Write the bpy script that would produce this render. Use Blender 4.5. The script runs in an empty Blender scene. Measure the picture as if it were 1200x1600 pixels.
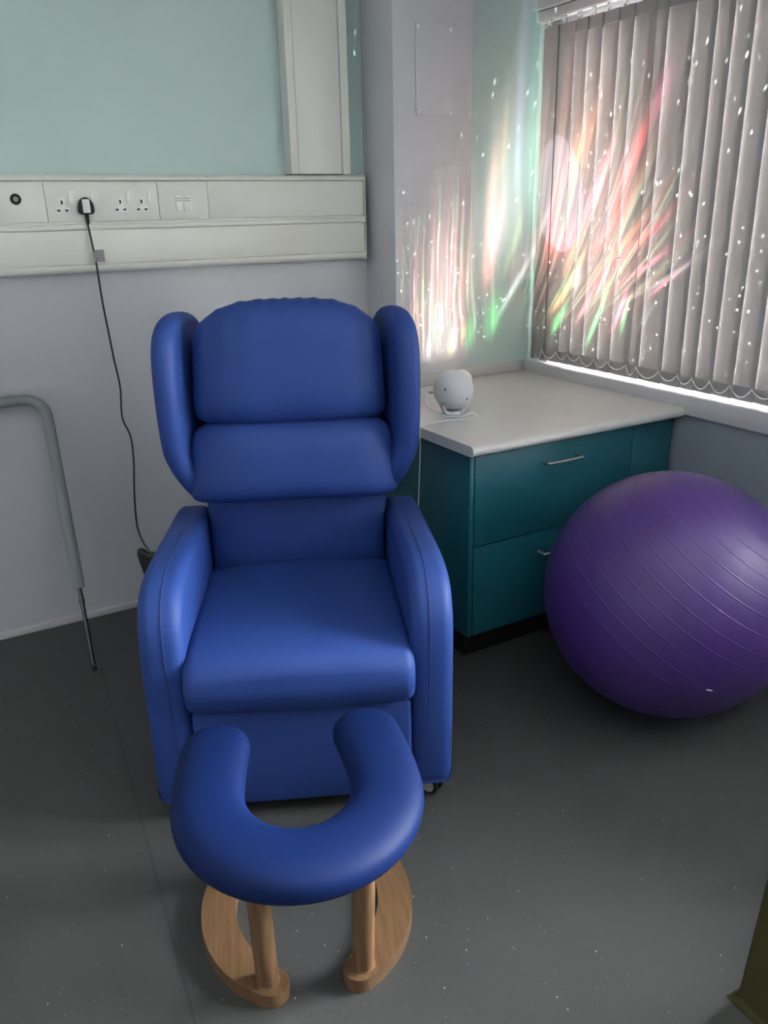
import bpy, bmesh, math, random
from mathutils import Vector, Matrix, noise
random.seed(4)
S = bpy.context.scene
COL = S.collection
R = math.radians

def lin(r, g, b):
    f = lambda c: (c/255)/12.92 if c/255 <= .04045 else ((c/255+.055)/1.055)**2.4
    return (f(r), f(g), f(b), 1.0)

# ------------------------------------------------------------------ camera
cd = bpy.data.cameras.new('camera'); cam = bpy.data.objects.new('camera', cd); COL.objects.link(cam)
rv = Vector((0.8635294, -0.503918, -0.01958647)); uv = Vector((0.18965622, 0.28852272, 0.93850155)); fv = Vector((0.46727668, 0.81413838, -0.34471903))
m = Matrix((rv, uv, -fv)).transposed().to_4x4(); m.translation = (0, 0, 1.5)
cam.matrix_world = m
cd.sensor_fit = 'VERTICAL'; cd.sensor_height = 36; cd.lens = 1282.86*36/1600; cd.clip_start = .02
S.camera = cam
S.view_settings.view_transform = 'Standard'; S.view_settings.look = 'None'
S.view_settings.gamma = 1; S.view_settings.use_curve_mapping = False
S.view_settings.exposure = 4.65

# ------------------------------------------------------------------ sky (overcast daylight)
W = bpy.data.worlds.new('sky'); S.world = W; W.use_nodes = True
nt = W.node_tree; nt.nodes.clear()
wo = nt.nodes.new('ShaderNodeOutputWorld'); bg = nt.nodes.new('ShaderNodeBackground'); tc = nt.nodes.new('ShaderNodeTexCoord')
sp = nt.nodes.new('ShaderNodeSeparateXYZ'); rp = nt.nodes.new('ShaderNodeValToRGB')
nt.links.new(tc.outputs['Generated'], sp.inputs[0]); nt.links.new(sp.outputs['Z'], rp.inputs[0])
rp.color_ramp.elements[0].position = 0.0; rp.color_ramp.elements[0].color = (.80, .78, .76, 1)
rp.color_ramp.elements[1].position = .12; rp.color_ramp.elements[1].color = (.96, .96, 1.0, 1)
e = rp.color_ramp.elements.new(.9); e.color = (.96, .96, 1.0, 1)
nt.links.new(rp.outputs[0], bg.inputs[0]); bg.inputs[1].default_value = 4.3
nt.links.new(bg.outputs[0], wo.inputs[0])
# window portals only guide the sampling of the sky through the openings
def portal(name, y0, y1, z0, z1, x=2.60):
    l = bpy.data.lights.new(name, 'AREA'); l.shape = 'RECTANGLE'; l.size = y1-y0; l.size_y = z1-z0
    l.cycles.is_portal = True
    o = bpy.data.objects.new(name, l); COL.objects.link(o); o.location = (x, (y0+y1)/2, (z0+z1)/2)
    o.rotation_euler = (R(90), 0, R(90)); return o
WY0, WY1, WZ0, WZ1 = -1.2, 2.84, .845, 2.165
portal('window_portal', WY0, WY1, WZ0, WZ1)

# ------------------------------------------------------------------ materials
def mat(name, col, rough=.5, metal=0, nscale=0, namp=0, bump=0, bscale=60, spec=.5, coat=0, col2=None):
    M = bpy.data.materials.new(name); M.use_nodes = True; t = M.node_tree
    b = t.nodes['Principled BSDF']
    b.inputs['Base Color'].default_value = col; b.inputs['Roughness'].default_value = rough
    b.inputs['Metallic'].default_value = metal; b.inputs['Specular IOR Level'].default_value = spec
    b.inputs['Coat Weight'].default_value = coat
    c = t.nodes.new('ShaderNodeTexCoord')
    if namp or col2:
        n = t.nodes.new('ShaderNodeTexNoise'); n.inputs['Scale'].default_value = nscale; n.inputs['Detail'].default_value = 5
        t.links.new(c.outputs['Object'], n.inputs['Vector'])
        mx = t.nodes.new('ShaderNodeMix'); mx.data_type = 'RGBA'
        t.links.new(n.outputs['Fac'], mx.inputs[0])
        if col2: A, B2 = col, col2
        else:
            A = tuple(v*(1-namp) for v in col[:3])+(1,); B2 = tuple(min(1, v*(1+namp)) for v in col[:3])+(1,)
        mx.inputs[6].default_value = A; mx.inputs[7].default_value = B2
        t.links.new(mx.outputs[2], b.inputs['Base Color'])
    if bump:
        n2 = t.nodes.new('ShaderNodeTexNoise'); n2.inputs['Scale'].default_value = bscale; n2.inputs['Detail'].default_value = 3
        t.links.new(c.outputs['Object'], n2.inputs['Vector'])
        bp = t.nodes.new('ShaderNodeBump'); bp.inputs['Strength'].default_value = bump; bp.inputs['Distance'].default_value = .002
        t.links.new(n2.outputs['Fac'], bp.inputs['Height']); t.links.new(bp.outputs[0], b.inputs['Normal'])
    return M

M = {}
M['mint'] = mat('mint_paint', lin(192, 213, 210), .55, nscale=3, namp=.02, bump=.08, bscale=120)
M['lilac'] = mat('lilac_cladding', lin(193, 194, 200), .27, nscale=2, namp=.02, bump=.03, bscale=9)
M['boxing'] = mat('boxing_paint', lin(205, 205, 210), .5, nscale=3, namp=.015, bump=.05, bscale=120)
M['ceil'] = mat('ceiling_paint', lin(212, 212, 210), .7)
M['lilac_shade'] = mat('shaded_lilac_cladding', lin(140, 149, 160), .4, nscale=2, namp=.02)  # lilac cladding darkened: shade below the sill put into its colour
M['white'] = mat('white_plastic', lin(226, 226, 218), .38, nscale=4, namp=.015)
M['white2'] = mat('white_socket_plastic', lin(238, 238, 233), .3)
M['trim'] = mat('white_trim', lin(196, 194, 199), .4, nscale=5, namp=.02)
M['worktop'] = mat('worktop_laminate', lin(198, 196, 196), .32, nscale=14, namp=.025)
M['teal'] = mat('teal_laminate', lin(24, 88, 102), .42, nscale=30, namp=.04, bump=.03, bscale=200)
M['plinth'] = mat('plinth_black', lin(18, 18, 20), .5)
M['steel'] = mat('brushed_steel', lin(215, 213, 212), .34, metal=1, nscale=40, namp=.1)
M['blue'] = mat('blue_vinyl', lin(35, 62, 128), .6, nscale=6, namp=.05, bump=.16, bscale=420, spec=.32)
M['blue2'] = mat('deep_blue_vinyl', lin(2, 26, 74), .62, nscale=6, namp=.04, bump=.16, bscale=420, spec=.2)
M['seam'] = mat('blue_thread', lin(28, 48, 104), .6)
M['black'] = mat('black_plastic', lin(14, 14, 16), .35)
M['dsteel'] = mat('dull_steel', lin(96, 94, 96), .4, metal=1)
M['darkwall'] = mat('low_bounce_grey_wall', lin(128, 128, 134), .5)  # out-of-view walls, coloured darker grey to cut bounced light
M['rubber'] = mat('black_rubber', lin(20, 20, 22), .7)
M['greyp'] = mat('grey_plastic', lin(150, 150, 152), .5)
M['foam'] = mat('grey_foam_sleeve', lin(132, 140, 142), .8, nscale=60, namp=.05, bump=.25, bscale=300)
M['ball'] = mat('purple_rubber', lin(68, 42, 108), .42, nscale=5, namp=.04, bump=.12, bscale=260, spec=.5)
M['green'] = mat('olive_vinyl', lin(50, 47, 4), .5, nscale=10, namp=.05, bump=.15, bscale=300)
M['silverp'] = mat('grey_print', lin(140, 138, 140), .5, nscale=900, namp=.35)
M['proj'] = mat('projector_plastic', lin(206, 208, 214), .35)
M['hole'] = mat('dark_hole', lin(10, 10, 11), .8)
M['upvc'] = mat('window_frame_plastic', lin(235, 235, 232), .3)
M['cable'] = mat('white_cable', lin(222, 222, 225), .4)
M['dot'] = mat('grille_grey', lin(120, 122, 130), .6)

def wood(sc):
    Mt = mat('beech_plywood', lin(150, 110, 72), .45); t = Mt.node_tree; b = t.nodes['Principled BSDF']
    c = t.nodes.new('ShaderNodeTexCoord'); mp = t.nodes.new('ShaderNodeMapping'); mp.inputs['Scale'].default_value = sc
    n = t.nodes.new('ShaderNodeTexNoise'); n.inputs['Scale'].default_value = 1.5; n.inputs['Detail'].default_value = 8
    r = t.nodes.new('ShaderNodeValToRGB'); r.color_ramp.elements[0].position = .3; r.color_ramp.elements[1].position = .7
    r.color_ramp.elements[0].color = lin(94, 68, 44); r.color_ramp.elements[1].color = lin(116, 87, 60)
    t.links.new(c.outputs['Object'], mp.inputs[0]); t.links.new(mp.outputs[0], n.inputs['Vector'])
    t.links.new(n.outputs['Fac'], r.inputs[0]); t.links.new(r.outputs[0], b.inputs['Base Color'])
    return Mt
M['wood'] = wood((60, 6, 60))
M['wood_post'] = wood((70, 70, 3))

def floor_mat():
    Mt = mat('grey_safety_vinyl', lin(98, 101, 103), .5, bump=.25, bscale=500); t = Mt.node_tree; b = t.nodes['Principled BSDF']
    N = t.nodes.new; L = t.links.new
    c = N('ShaderNodeTexCoord')
    def cells(scale, thr, chance):
        v = N('ShaderNodeTexVoronoi'); v.inputs['Scale'].default_value = scale; L(c.outputs['Object'], v.inputs['Vector'])
        a = N('ShaderNodeMath'); a.operation = 'LESS_THAN'; a.inputs[1].default_value = thr; L(v.outputs['Distance'], a.inputs[0])
        s = N('ShaderNodeSeparateColor'); L(v.outputs['Color'], s.inputs[0])
        g = N('ShaderNodeMath'); g.operation = 'LESS_THAN'; g.inputs[1].default_value = chance; L(s.outputs[0], g.inputs[0])
        o = N('ShaderNodeMath'); o.operation = 'MULTIPLY'; L(a.outputs[0], o.inputs[0]); L(g.outputs[0], o.inputs[1]); return o.outputs[0]
    n = N('ShaderNodeTexNoise'); n.inputs['Scale'].default_value = 1.6; n.inputs['Detail'].default_value = 6; L(c.outputs['Object'], n.inputs['Vector'])
    n2 = N('ShaderNodeTexNoise'); n2.inputs['Scale'].default_value = 260; L(c.outputs['Object'], n2.inputs['Vector'])
    ad = N('ShaderNodeMath'); ad.operation = 'ADD'; L(n.outputs['Fac'], ad.inputs[0]); L(n2.outputs['Fac'], ad.inputs[1])
    r = N('ShaderNodeValToRGB'); r.color_ramp.elements[0].position = .6; r.color_ramp.elements[1].position = 1.4/1.4
    r.color_ramp.elements[0].color = lin(55, 55, 55); r.color_ramp.elements[1].color = lin(66, 66, 65)
    L(ad.outputs[0], r.inputs[0])
    def over(colsock, fac, col):
        mx = N('ShaderNodeMix'); mx.data_type = 'RGBA'; L(fac, mx.inputs[0]); L(colsock, mx.inputs[6]); mx.inputs[7].default_value = col; return mx.outputs[2]
    o = over(r.outputs[0], cells(55, .085, .10), lin(190, 190, 184))
    o = over(o, cells(120, .12, .06), lin(150, 152, 150))
    o = over(o, cells(38, .06, .06), lin(35, 36, 36))
    # welded joint between two sheets: |x - (0.25+0.097(y-1.28))| < w
    s = N('ShaderNodeSeparateXYZ'); L(c.outputs['Object'], s.inputs[0])
    m1 = N('ShaderNodeMath'); m1.operation = 'MULTIPLY_ADD'; m1.inputs[1].default_value = -.097; m1.inputs[2].default_value = -.25+.097*1.28; L(s.outputs['Y'], m1.inputs[0])
    m2 = N('ShaderNodeMath'); m2.operation = 'ADD'; L(s.outputs['X'], m2.inputs[0]); L(m1.outputs[0], m2.inputs[1])
    m3 = N('ShaderNodeMath'); m3.operation = 'ABSOLUTE'; L(m2.outputs[0], m3.inputs[0])
    m4 = N('ShaderNodeMapRange'); m4.inputs[1].default_value = .0015; m4.inputs[2].default_value = .005; m4.inputs[3].default_value = .45; m4.inputs[4].default_value = 0; L(m3.outputs[0], m4.inputs[0])
    o = over(o, m4.outputs[0], lin(38, 39, 40))
    L(o, b.inputs['Base Color'])
    return Mt
M['floor'] = floor_mat()

def slat_mat():
    Mt = bpy.data.materials.new('blind_fabric'); Mt.use_nodes = True; t = Mt.node_tree; t.nodes.clear(); N = t.nodes.new; L = t.links.new
    o = N('ShaderNodeOutputMaterial'); mx = N('ShaderNodeMixShader'); d = N('ShaderNodeBsdfDiffuse'); tr = N('ShaderNodeBsdfTranslucent')
    c = N('ShaderNodeTexCoord'); n = N('ShaderNodeTexNoise'); n.inputs['Scale'].default_value = 400
    L(c.outputs['Object'], n.inputs['Vector'])
    m_ = N('ShaderNodeMix'); m_.data_type = 'RGBA'; L(n.outputs['Fac'], m_.inputs[0]); m_.inputs[6].default_value = lin(166, 163, 163); m_.inputs[7].default_value = lin(180, 177, 177)
    L(m_.outputs[2], d.inputs[0]); tr.inputs[0].default_value = lin(160, 154, 151)
    mx.inputs[0].default_value = .16; L(d.outputs[0], mx.inputs[1]); L(tr.outputs[0], mx.inputs[2]); L(mx.outputs[0], o.inputs[0]); return Mt
M['slat'] = slat_mat()

def glass_mat():
    Mt = bpy.data.materials.new('window_glass'); Mt.use_nodes = True; t = Mt.node_tree; t.nodes.clear(); N = t.nodes.new; L = t.links.new
    o = N('ShaderNodeOutputMaterial'); mx = N('ShaderNodeMixShader'); a = N('ShaderNodeBsdfTransparent'); g = N('ShaderNodeBsdfGlossy'); g.inputs['Roughness'].default_value = .02
    a.inputs[0].default_value = (.93, .96, .95, 1)
    f = N('ShaderNodeFresnel'); f.inputs[0].default_value = 1.45
    L(f.outputs[0], mx.inputs[0]); L(a.outputs[0], mx.inputs[1]); L(g.outputs[0], mx.inputs[2]); L(mx.outputs[0], o.inputs[0]); return Mt
M['glass'] = glass_mat()
Mt = mat('clear_plastic', (.95, .95, .95, 1), .15); Mt.node_tree.nodes['Principled BSDF'].inputs['Transmission Weight'].default_value = .7; M['clear'] = Mt

# ------------------------------------------------------------------ helpers
def empty(name, label, cat, loc=(0, 0, 0), rz=0, group=None):
    o = bpy.data.objects.new(name, None); COL.objects.link(o); o.location = loc; o.rotation_euler = (0, 0, rz)
    o.empty_display_size = .05
    return tag(o, label, cat, group)
def tag(o, label, cat, group=None):
    o['label'] = label; o['category'] = cat
    if group: o['group'] = group
    return o
def obj(name, bm, m, parent=None, bevel=0, seg=2, smooth=True, angle=38, label=None):
    bmesh.ops.remove_doubles(bm, verts=bm.verts, dist=1e-6)
    if bevel:
        es = [e for e in bm.edges if len(e.link_faces) == 2 and e.calc_face_angle(0) > R(35)]
        bmesh.ops.bevel(bm, geom=es, offset=bevel, segments=seg, affect='EDGES', profile=.5)
    bmesh.ops.recalc_face_normals(bm, faces=bm.faces)
    me = bpy.data.meshes.new(name); bm.to_mesh(me); bm.free()
    me.materials.append(m)
    if smooth:
        for p in me.polygons: p.use_smooth = True
        me.set_sharp_from_angle(angle=R(angle))
    o = bpy.data.objects.new(name, me); COL.objects.link(o)
    if parent: o.parent = parent
    if label: o['label'] = label
    return o
def struct(name, bm, m, parent=None, **k):
    o = obj(name, bm, m, parent, **k)
    if not parent: o['kind'] = 'structure'
    return o
def box(x0, x1, y0, y1, z0, z1, bm=None):
    bm = bm or bmesh.new()
    v = [bm.verts.new((x, y, z)) for x in (x0, x1) for y in (y0, y1) for z in (z0, z1)]
    for f in ((0, 1, 3, 2), (4, 6, 7, 5), (0, 4, 5, 1), (2, 3, 7, 6), (0, 2, 6, 4), (1, 5, 7, 3)): bm.faces.new([v[i] for i in f])
    return bm
def crom(pts, n=8):
    P = [Vector(p) for p in pts]; P = [P[0]*2-P[1]]+P+[P[-1]*2-P[-2]]; o = []
    for i in range(1, len(P)-2):
        a, b, c, d = P[i-1:i+3]
        for k in range(n):
            t = k/n; o.append(.5*((2*b)+(c-a)*t+(2*a-5*b+4*c-d)*t*t+(3*b-a-3*c+d)*t**3))
    o.append(P[-2]); return o
def sweep(pts, rad, res=12, bm=None, cap=True, round_cap=False):
    """tube along pts; rad a number or a list"""
    bm = bm or bmesh.new(); P = [Vector(p) for p in pts]; n = len(P)
    rr = rad if isinstance(rad, (list, tuple)) else [rad]*n
    T = [(P[min(i+1, n-1)]-P[max(i-1, 0)]).normalized() for i in range(n)]
    ref = Vector((0, 0, 1)) if abs(T[0].z) < .9 else Vector((1, 0, 0))
    nrm = T[0].cross(ref).normalized(); rings = []
    for i in range(n):
        nrm = (nrm-T[i]*nrm.dot(T[i])).normalized(); bi = T[i].cross(nrm)
        rings.append([bm.verts.new(P[i]+(nrm*math.cos(2*math.pi*k/res)+bi*math.sin(2*math.pi*k/res))*rr[i]) for k in range(res)])
    for i in range(n-1):
        for k in range(res):
            k2 = (k+1) % res; bm.faces.new((rings[i][k], rings[i][k2], rings[i+1][k2], rings[i+1][k]))
    if cap:
        bm.faces.new(rings[0]); bm.faces.new(rings[-1])
    return bm
def lathe(prof, res=32, axis=Vector((0, 0, 1)), org=Vector((0, 0, 0)), bm=None):
    """prof: (radius, height) list"""
    bm = bm or bmesh.new(); q = Vector((0, 0, 1)).rotation_difference(Vector(axis).normalized()); rings = []
    for r, h in prof:
        rings.append([bm.verts.new(Vector(org)+q @ Vector((r*math.cos(2*math.pi*k/res), r*math.sin(2*math.pi*k/res), h))) for k in range(res if r > 1e-6 else 1)])
    for a, b in zip(rings, rings[1:]):
        for k in range(res):
            k2 = (k+1) % res
            if len(a) == 1 and len(b) == 1: continue
            if len(a) == 1: bm.faces.new((a[0], b[k], b[k2]))
            elif len(b) == 1: bm.faces.new((a[k], a[k2], b[0]))
            else: bm.faces.new((a[k], a[k2], b[k2], b[k]))
    if len(rings[0]) > 1: bm.faces.new(rings[0])
    if len(rings[-1]) > 1: bm.faces.new(rings[-1])
    return bm
def prism_x(prof, x0, x1, bm=None):
    """extrude a (y,z) outline along x"""
    bm = bm or bmesh.new()
    a = [bm.verts.new((x0, y, z)) for y, z in prof]; b = [bm.verts.new((x1, y, z)) for y, z in prof]
    n = len(prof); bm.faces.new(a); bm.faces.new(b[::-1])
    for i in range(n): bm.faces.new((a[i], a[(i+1) % n], b[(i+1) % n], b[i]))
    return bm
def smooth_loop(pts, n=6):
    """closed catmull-rom through 2D points"""
    P = [Vector((p[0], p[1], 0)) for p in pts]; k = len(P); o = []
    for i in range(k):
        a, b, c, d = P[i-1], P[i], P[(i+1) % k], P[(i+2) % k]
        for j in range(n):
            t = j/n; q = .5*((2*b)+(c-a)*t+(2*a-5*b+4*c-d)*t*t+(3*b-a-3*c+d)*t**3); o.append((q.x, q.y))
    return o
def puffy(prof, h0, h1, r, seg=6, dome=0.0, put=lambda h, a, b: (h, a, b)):
    """padded slab: closed outline prof (a,b), thickness along h, edges rounded by r, faces domed by dome"""
    bm = bmesh.new(); n = len(prof); P = [Vector((a, b)) for a, b in prof]
    area = sum(P[i].x*P[(i+1) % n].y-P[(i+1) % n].x*P[i].y for i in range(n))
    if area < 0: P.reverse()
    nr = []
    for i in range(n):
        t = (P[(i+1) % n]-P[i-1]).normalized(); nr.append(Vector((-t.y, t.x)))
    def ring(ins, h): return [bm.verts.new(put(h, (P[i]+nr[i]*ins).x, (P[i]+nr[i]*ins).y)) for i in range(n)]
    c = sum(P, Vector((0, 0)))/n
    def scaled(k, h): return [bm.verts.new(put(h, (c+((P[i]+nr[i]*r)-c)*k).x, (c+((P[i]+nr[i]*r)-c)*k).y)) for i in range(n)]
    rings = []
    D = [.0, .3, .55, .75, .9]
    for k in D: rings.append(scaled(max(k, .05), h0-dome*(1-k*k)))
    for j in range(seg+1):
        th = j/seg*math.pi/2; rings.append(ring(r*(1-math.sin(th)), h0+r*(1-math.cos(th))))
    for j in range(seg+1):
        th = math.pi/2-j/seg*math.pi/2; rings.append(ring(r*(1-math.sin(th)), h1-r*(1-math.cos(th))))
    for k in reversed(D): rings.append(scaled(max(k, .05), h1+dome*(1-k*k)))
    for a, b in zip(rings, rings[1:]):
        for i in range(n):
            try: bm.faces.new((a[i], a[(i+1) % n], b[(i+1) % n], b[i]))
            except ValueError: pass
    bm.faces.new(rings[0]); bm.faces.new(rings[-1][::-1])
    return bm
def cushion(half_w, z_of, vc, Tf, Tb, wr=0.0, cu_=.05, cz_=.09, n=56, a=4.0, bulge=.0, seed=0):
    """stuffed back cushion in chair space: half_w(t), z_of(s,t), vc(z)"""
    bm = bmesh.new(); G = []
    for side in (0, 1):
        g = []
        for i in range(n+1):
            row = []
            for j in range(n+1):
                s = math.sin(math.pi/2*(2*i/n-1)); t = math.sin(math.pi/2*(2*j/n-1))
                f = max(0, (1-abs(s)**a))**.5*max(0, (1-abs(t)**a))**.5
                z = z_of(s, t*(1-cz_*abs(s)**7)); u = half_w(t, s)*s*(1-cu_*abs(t)**7)
                T = Tf*(1-bulge*t) if side == 0 else -Tb
                edge = (1-f)*min(1, f*4)
                w = wr*edge*math.sin(s*34+seed+2*math.sin(5*s)) * (1 if t > .3 else .25)
                w2 = .0035*noise.noise(Vector((u*9, z*9, seed)))*f
                row.append(bm.verts.new((u, vc(z)-T*f+w+w2, z+w*.6)))
            g.append(row)
        G.append(g)
    for g, fl in ((G[0], 0), (G[1], 1)):
        for i in range(n):
            for j in range(n):
                q = (g[i][j], g[i+1][j], g[i+1][j+1], g[i][j+1])
                bm.faces.new(q if not fl else q[::-1])
    bmesh.ops.remove_doubles(bm, verts=bm.verts, dist=1e-5)
    return bm
def ss(a, b, x):
    t = max(0, min(1, (x-a)/(b-a))); return t*t*(3-2*t)

# ------------------------------------------------------------------ the room
XL, YF, ZC = -1.7, -2.2, 2.6
struct('floor', box(XL, 2.45, YF, 3.14, -.05, 0), M['floor'], smooth=False)
struct('ceiling', box(XL, 2.62, YF, 3.24, ZC, ZC+.05), M['ceil'], smooth=False)
wb = struct('wall_back', box(XL, 2.62, 3.14, 3.24, 0, ZC), M['mint'], smooth=False)
struct('wall_cladding', box(XL, 1.74, 3.134, 3.1405, 0, 1.42), M['lilac'], wb, smooth=False, label='pale lilac wipeable cladding on the lower wall')
struct('wall_left', box(XL-.1, XL, YF, 3.24, 0, ZC), M['darkwall'], smooth=False)
struct('wall_front', box(XL-.1, 2.62, YF-.1, YF, 0, ZC), M['darkwall'], smooth=False)
# boxing around services in the corner and the teal-mint recess beside it
struct('wall_boxing', box(1.74, 2.10, 2.90, 3.141, 0, ZC), M['boxing'], bevel=.003, seg=2)
struct('wall_recess', box(2.10, 2.60, 2.95, 3.141, 0, ZC), M['mint'], smooth=False)
# window wall in pieces round one long opening
wr_ = struct('wall_right', box(2.45, 2.60, YF, 2.95, 0, WZ0-.02), M['lilac_shade'], smooth=False)
struct('wall_lintel', box(2.45, 2.60, YF, 2.95, 2.232, ZC), M['boxing'], wr_, smooth=False)
struct('wall_pier', box(2.492, 2.60, WY1, 2.95, WZ0-.02, 2.232), M['boxing'], wr_, smooth=False)  # unseen fill behind the blind's end, added to stop light leaking
struct('window_head_block', box(2.492, 2.60, WY0, WY1, WZ1, 2.232), M['boxing'], wr_, smooth=False)  # unseen strip behind the headrail, added to block sky above the slats
struct('wall_pier', box(2.45, 2.60, YF, WY0, WZ0-.02, 2.232), M['mint'], wr_, smooth=False)
struct('trim_1', box(2.43, 2.60, YF, 2.95, .773, WZ0), M['trim'], bevel=.004)
struct('trim_2', box(2.415, 2.45, YF, 2.95, 2.232, 2.42), M['trim'], bevel=.003)
struct('baseboard_back', box(XL, 1.74, 3.122, 3.134, 0, .028), M['trim'], bevel=.003)
struct('baseboard_right', box(2.438, 2.45, YF, 2.05, 0, .028), M['trim'], bevel=.003)
# window
win = bpy.data.objects.new('window_1', None); COL.objects.link(win); win['kind'] = 'structure'
fx0, fx1 = 2.53, 2.585
def bar(y0, y1, z0, z1, name='window_frame'): return obj(name, box(fx0, fx1, y0, y1, z0, z1), M['upvc'], win, bevel=.005)
bar(WY0, WY1+.02, WZ0, WZ0+.06); bar(WY0, WY1+.02, WZ1-.06, WZ1)
ys = [WY0, .14, 1.50, WY1+.02]
for y in (WY0+.03, .14, 1.50, WY1-.01): bar(y-.03, y+.03, WZ0+.06, WZ1-.06, 'window_mullion')
for a, b in zip(ys, ys[1:]): obj('pane', box(2.555, 2.561, a+.03, b-.03, WZ0+.06, WZ1-.06), M['glass'], win, smooth=False)
# upstands behind the worktop
struct('trim_3', box(1.742, 2.112, 2.888, 2.90, .8002, .85), M['worktop'], bevel=.003)
struct('trim_4', box(2.112, 2.43, 2.936, 2.95, .8002, .85), M['worktop'], bevel=.003)

# ------------------------------------------------------------------ cabinet and worktop
cab = empty('drawer_cabinet', 'teal laminate drawer cabinet below the white worktop', 'cabinet', (1.5, 2.05, 0))
def cb(name, x0, x1, y0, y1, z0, z1, m, parent=cab, bevel=.0015, label=None):
    o = obj(name, box(x0-1.5, x1-1.5, y0-2.05, y1-2.05, z0, z1), m, parent, bevel=bevel, label=label); return o
cb('side_panel', 1.50, 1.518, 2.052, 2.885, .10, .765, M['teal'])
cb('body', 1.518, 2.40, 2.072, 2.885, .10, .765, M['teal'])
cb('filler_panel', 2.2265, 2.428, 2.05, 2.07, .10, .762, M['teal'])
cb('plinth', 1.52, 2.42, 2.10, 2.88, 0, .10, M['plinth'], label='black recessed plinth')
def handle(par, xc, z):
    pts = [(xc-.075, 2.05, z), (xc-.075, 2.022, z), (xc-.068, 2.014, z), (xc, 2.013, z), (xc+.068, 2.014, z), (xc+.075, 2.022, z), (xc+.075, 2.05, z)]
    pts = [(x-1.5, y-2.05, zz) for x, y, zz in pts]
    obj('handle', sweep(crom(pts, 4), .0052, 10), M['steel'], par, label='brushed steel bow handle')
d1 = cb('drawer', 1.5205, 2.2235, 2.05, 2.07, .436, .762, M['teal']); handle(d1, 1.878, .689)
d2 = cb('drawer', 1.5205, 2.2235, 2.05, 2.07, .102, .432, M['teal']); handle(d2, 1.878, .358)
# worktop with rounded front nosing
wt = bmesh.new()
prof = [(2.90, .765), (2.90, .80)] + [(2.0175-.0175*math.sin(a), .7825+.0175*math.cos(a)) for a in [math.pi*k/12 for k in range(13)]]
prism_x(prof, 1.475, 2.4295, wt)
wto = obj('worktop', wt, M['worktop'], None, bevel=0)
tag(wto, 'white laminate worktop with rounded front edge on the teal cabinet', 'worktop')
wt2 = box(2.102, 2.4295, 2.90, 2.948, .765, .80); w2 = obj('back_strip', wt2, M['worktop'], wto, smooth=False)

# ------------------------------------------------------------------ wall trunking
yf = 3.08
tr = empty('wall_trunking', 'white horizontal cable trunking running along the wall above the blue chair', 'trunking', (0, 3.134, 1.32))
def tp(name, bm, m=M['white'], bevel=0, par=tr, label=None):
    bmesh.ops.translate(bm, verts=bm.verts, vec=(0, -3.134, -1.32)); return obj(name, bm, m, par, bevel=bevel, label=label)
XE = 1.707
tp('trunking_back', box(XL, XE-.004, yf+.008, 3.1335, 1.325, 1.628))
lip = [(3.1335, 1.612), (yf+.004, 1.612), (yf-.002, 1.616), (yf-.002, 1.624), (yf+.006, 1.632), (3.1335, 1.634)]
tp('top_lip', prism_x(lip, XL, XE))
mid = [(3.12, 1.457), (yf, 1.457), (yf-.004, 1.461), (yf-.004, 1.468), (yf, 1.470), (yf, 1.473), (yf-.003, 1.476), (yf-.003, 1.480), (yf+.002, 1.484), (3.12, 1.484)]
tp('middle_rail', prism_x(mid, XL, XE))
low = [(3.1335, 1.316), (yf+.016, 1.316), (yf+.006, 1.320), (yf, 1.328), (yf-.002, 1.336), (yf-.002, 1.341), (yf+.002, 1.344), (3.12, 1.344)]
tp('bottom_lip', prism_x(low, XL, XE))
xs = [XL, .498, .876, 1.058, XE-.003]
for a, b in zip(xs, xs[1:]): tp('cover_panel', box(a+.0008, b-.0008, yf+.001, yf+.010, 1.4855, 1.6105), bevel=.0006)
tp('lower_cover', box(XL, XE-.003, yf+.001, yf+.010, 1.3455, 1.4555), bevel=.0008)
tp('end_cap', box(XE, XE+.004, yf-.004, 3.1335, 1.314, 1.636), bevel=.0015)

vt = empty('vertical_trunking', 'white vertical cable trunking rising from the horizontal one to the ceiling', 'trunking', (1.52, 3.14, 1.636))
def vp(name, x0, x1, y0, y1, z0, z1, bevel=.003): return obj(name, box(x0-1.52, x1-1.52, y0-3.14, y1-3.14, z0-1.636, z1-1.636), M['white'], vt, bevel=bevel)
vp('trunking_back', 1.395, 1.645, yf+.008, 3.1395, 1.6365, ZC-.002)
vp('cover_panel', 1.428, 1.612, yf+.001, yf+.0085, 1.6365, ZC-.002, .001)
vp('edge_rail', 1.394, 1.4255, yf-.004, yf+.012, 1.6365, ZC-.002); vp('edge_rail', 1.6145, 1.648, yf-.004, yf+.012, 1.6365, ZC-.002)
fs = yf+.001   # front face of the covers
def gang(x, z, label):
    t = empty('wall_socket', label, 'socket', (x, fs, z), 0, None)
    for dx in (0, .0735):
        pl = obj('outlet', box(dx-.010, dx+.010, -.0012, .0005, -.002, .028), M['white2'], t, bevel=.0004)
        obj('outlet_base', box(dx-.0215, dx+.0215, -.0012, .0005, -.0215, -.002), M['white2'], pl, bevel=.0004)
        for (a, b, w, h) in ((0, .013, .0028, .006), (-.013, -.0125, .005, .0028), (.013, -.0125, .005, .0028)):
            obj('pin_hole', box(dx+a-w, dx+a+w, -.0016, -.0008, b-h, b+h), M['hole'], pl, smooth=False)
        fr = obj('switch_frame', box(dx+.022, dx+.044, -.0018, .0005, .008, .048), M['white2'], t, bevel=.0006)
        bm = bmesh.new(); prism_x([(-.0010, .012), (-.0032, .012), (-.0022, .028), (-.0058, .044), (-.0010, .044)], dx+.0255, dx+.0405, bm)
        obj('switch', bm, M['white2'], fr, bevel=.0004)
    return t
gang(.549, 1.533, 'white double wall socket with the black plug in its right outlet')
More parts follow.
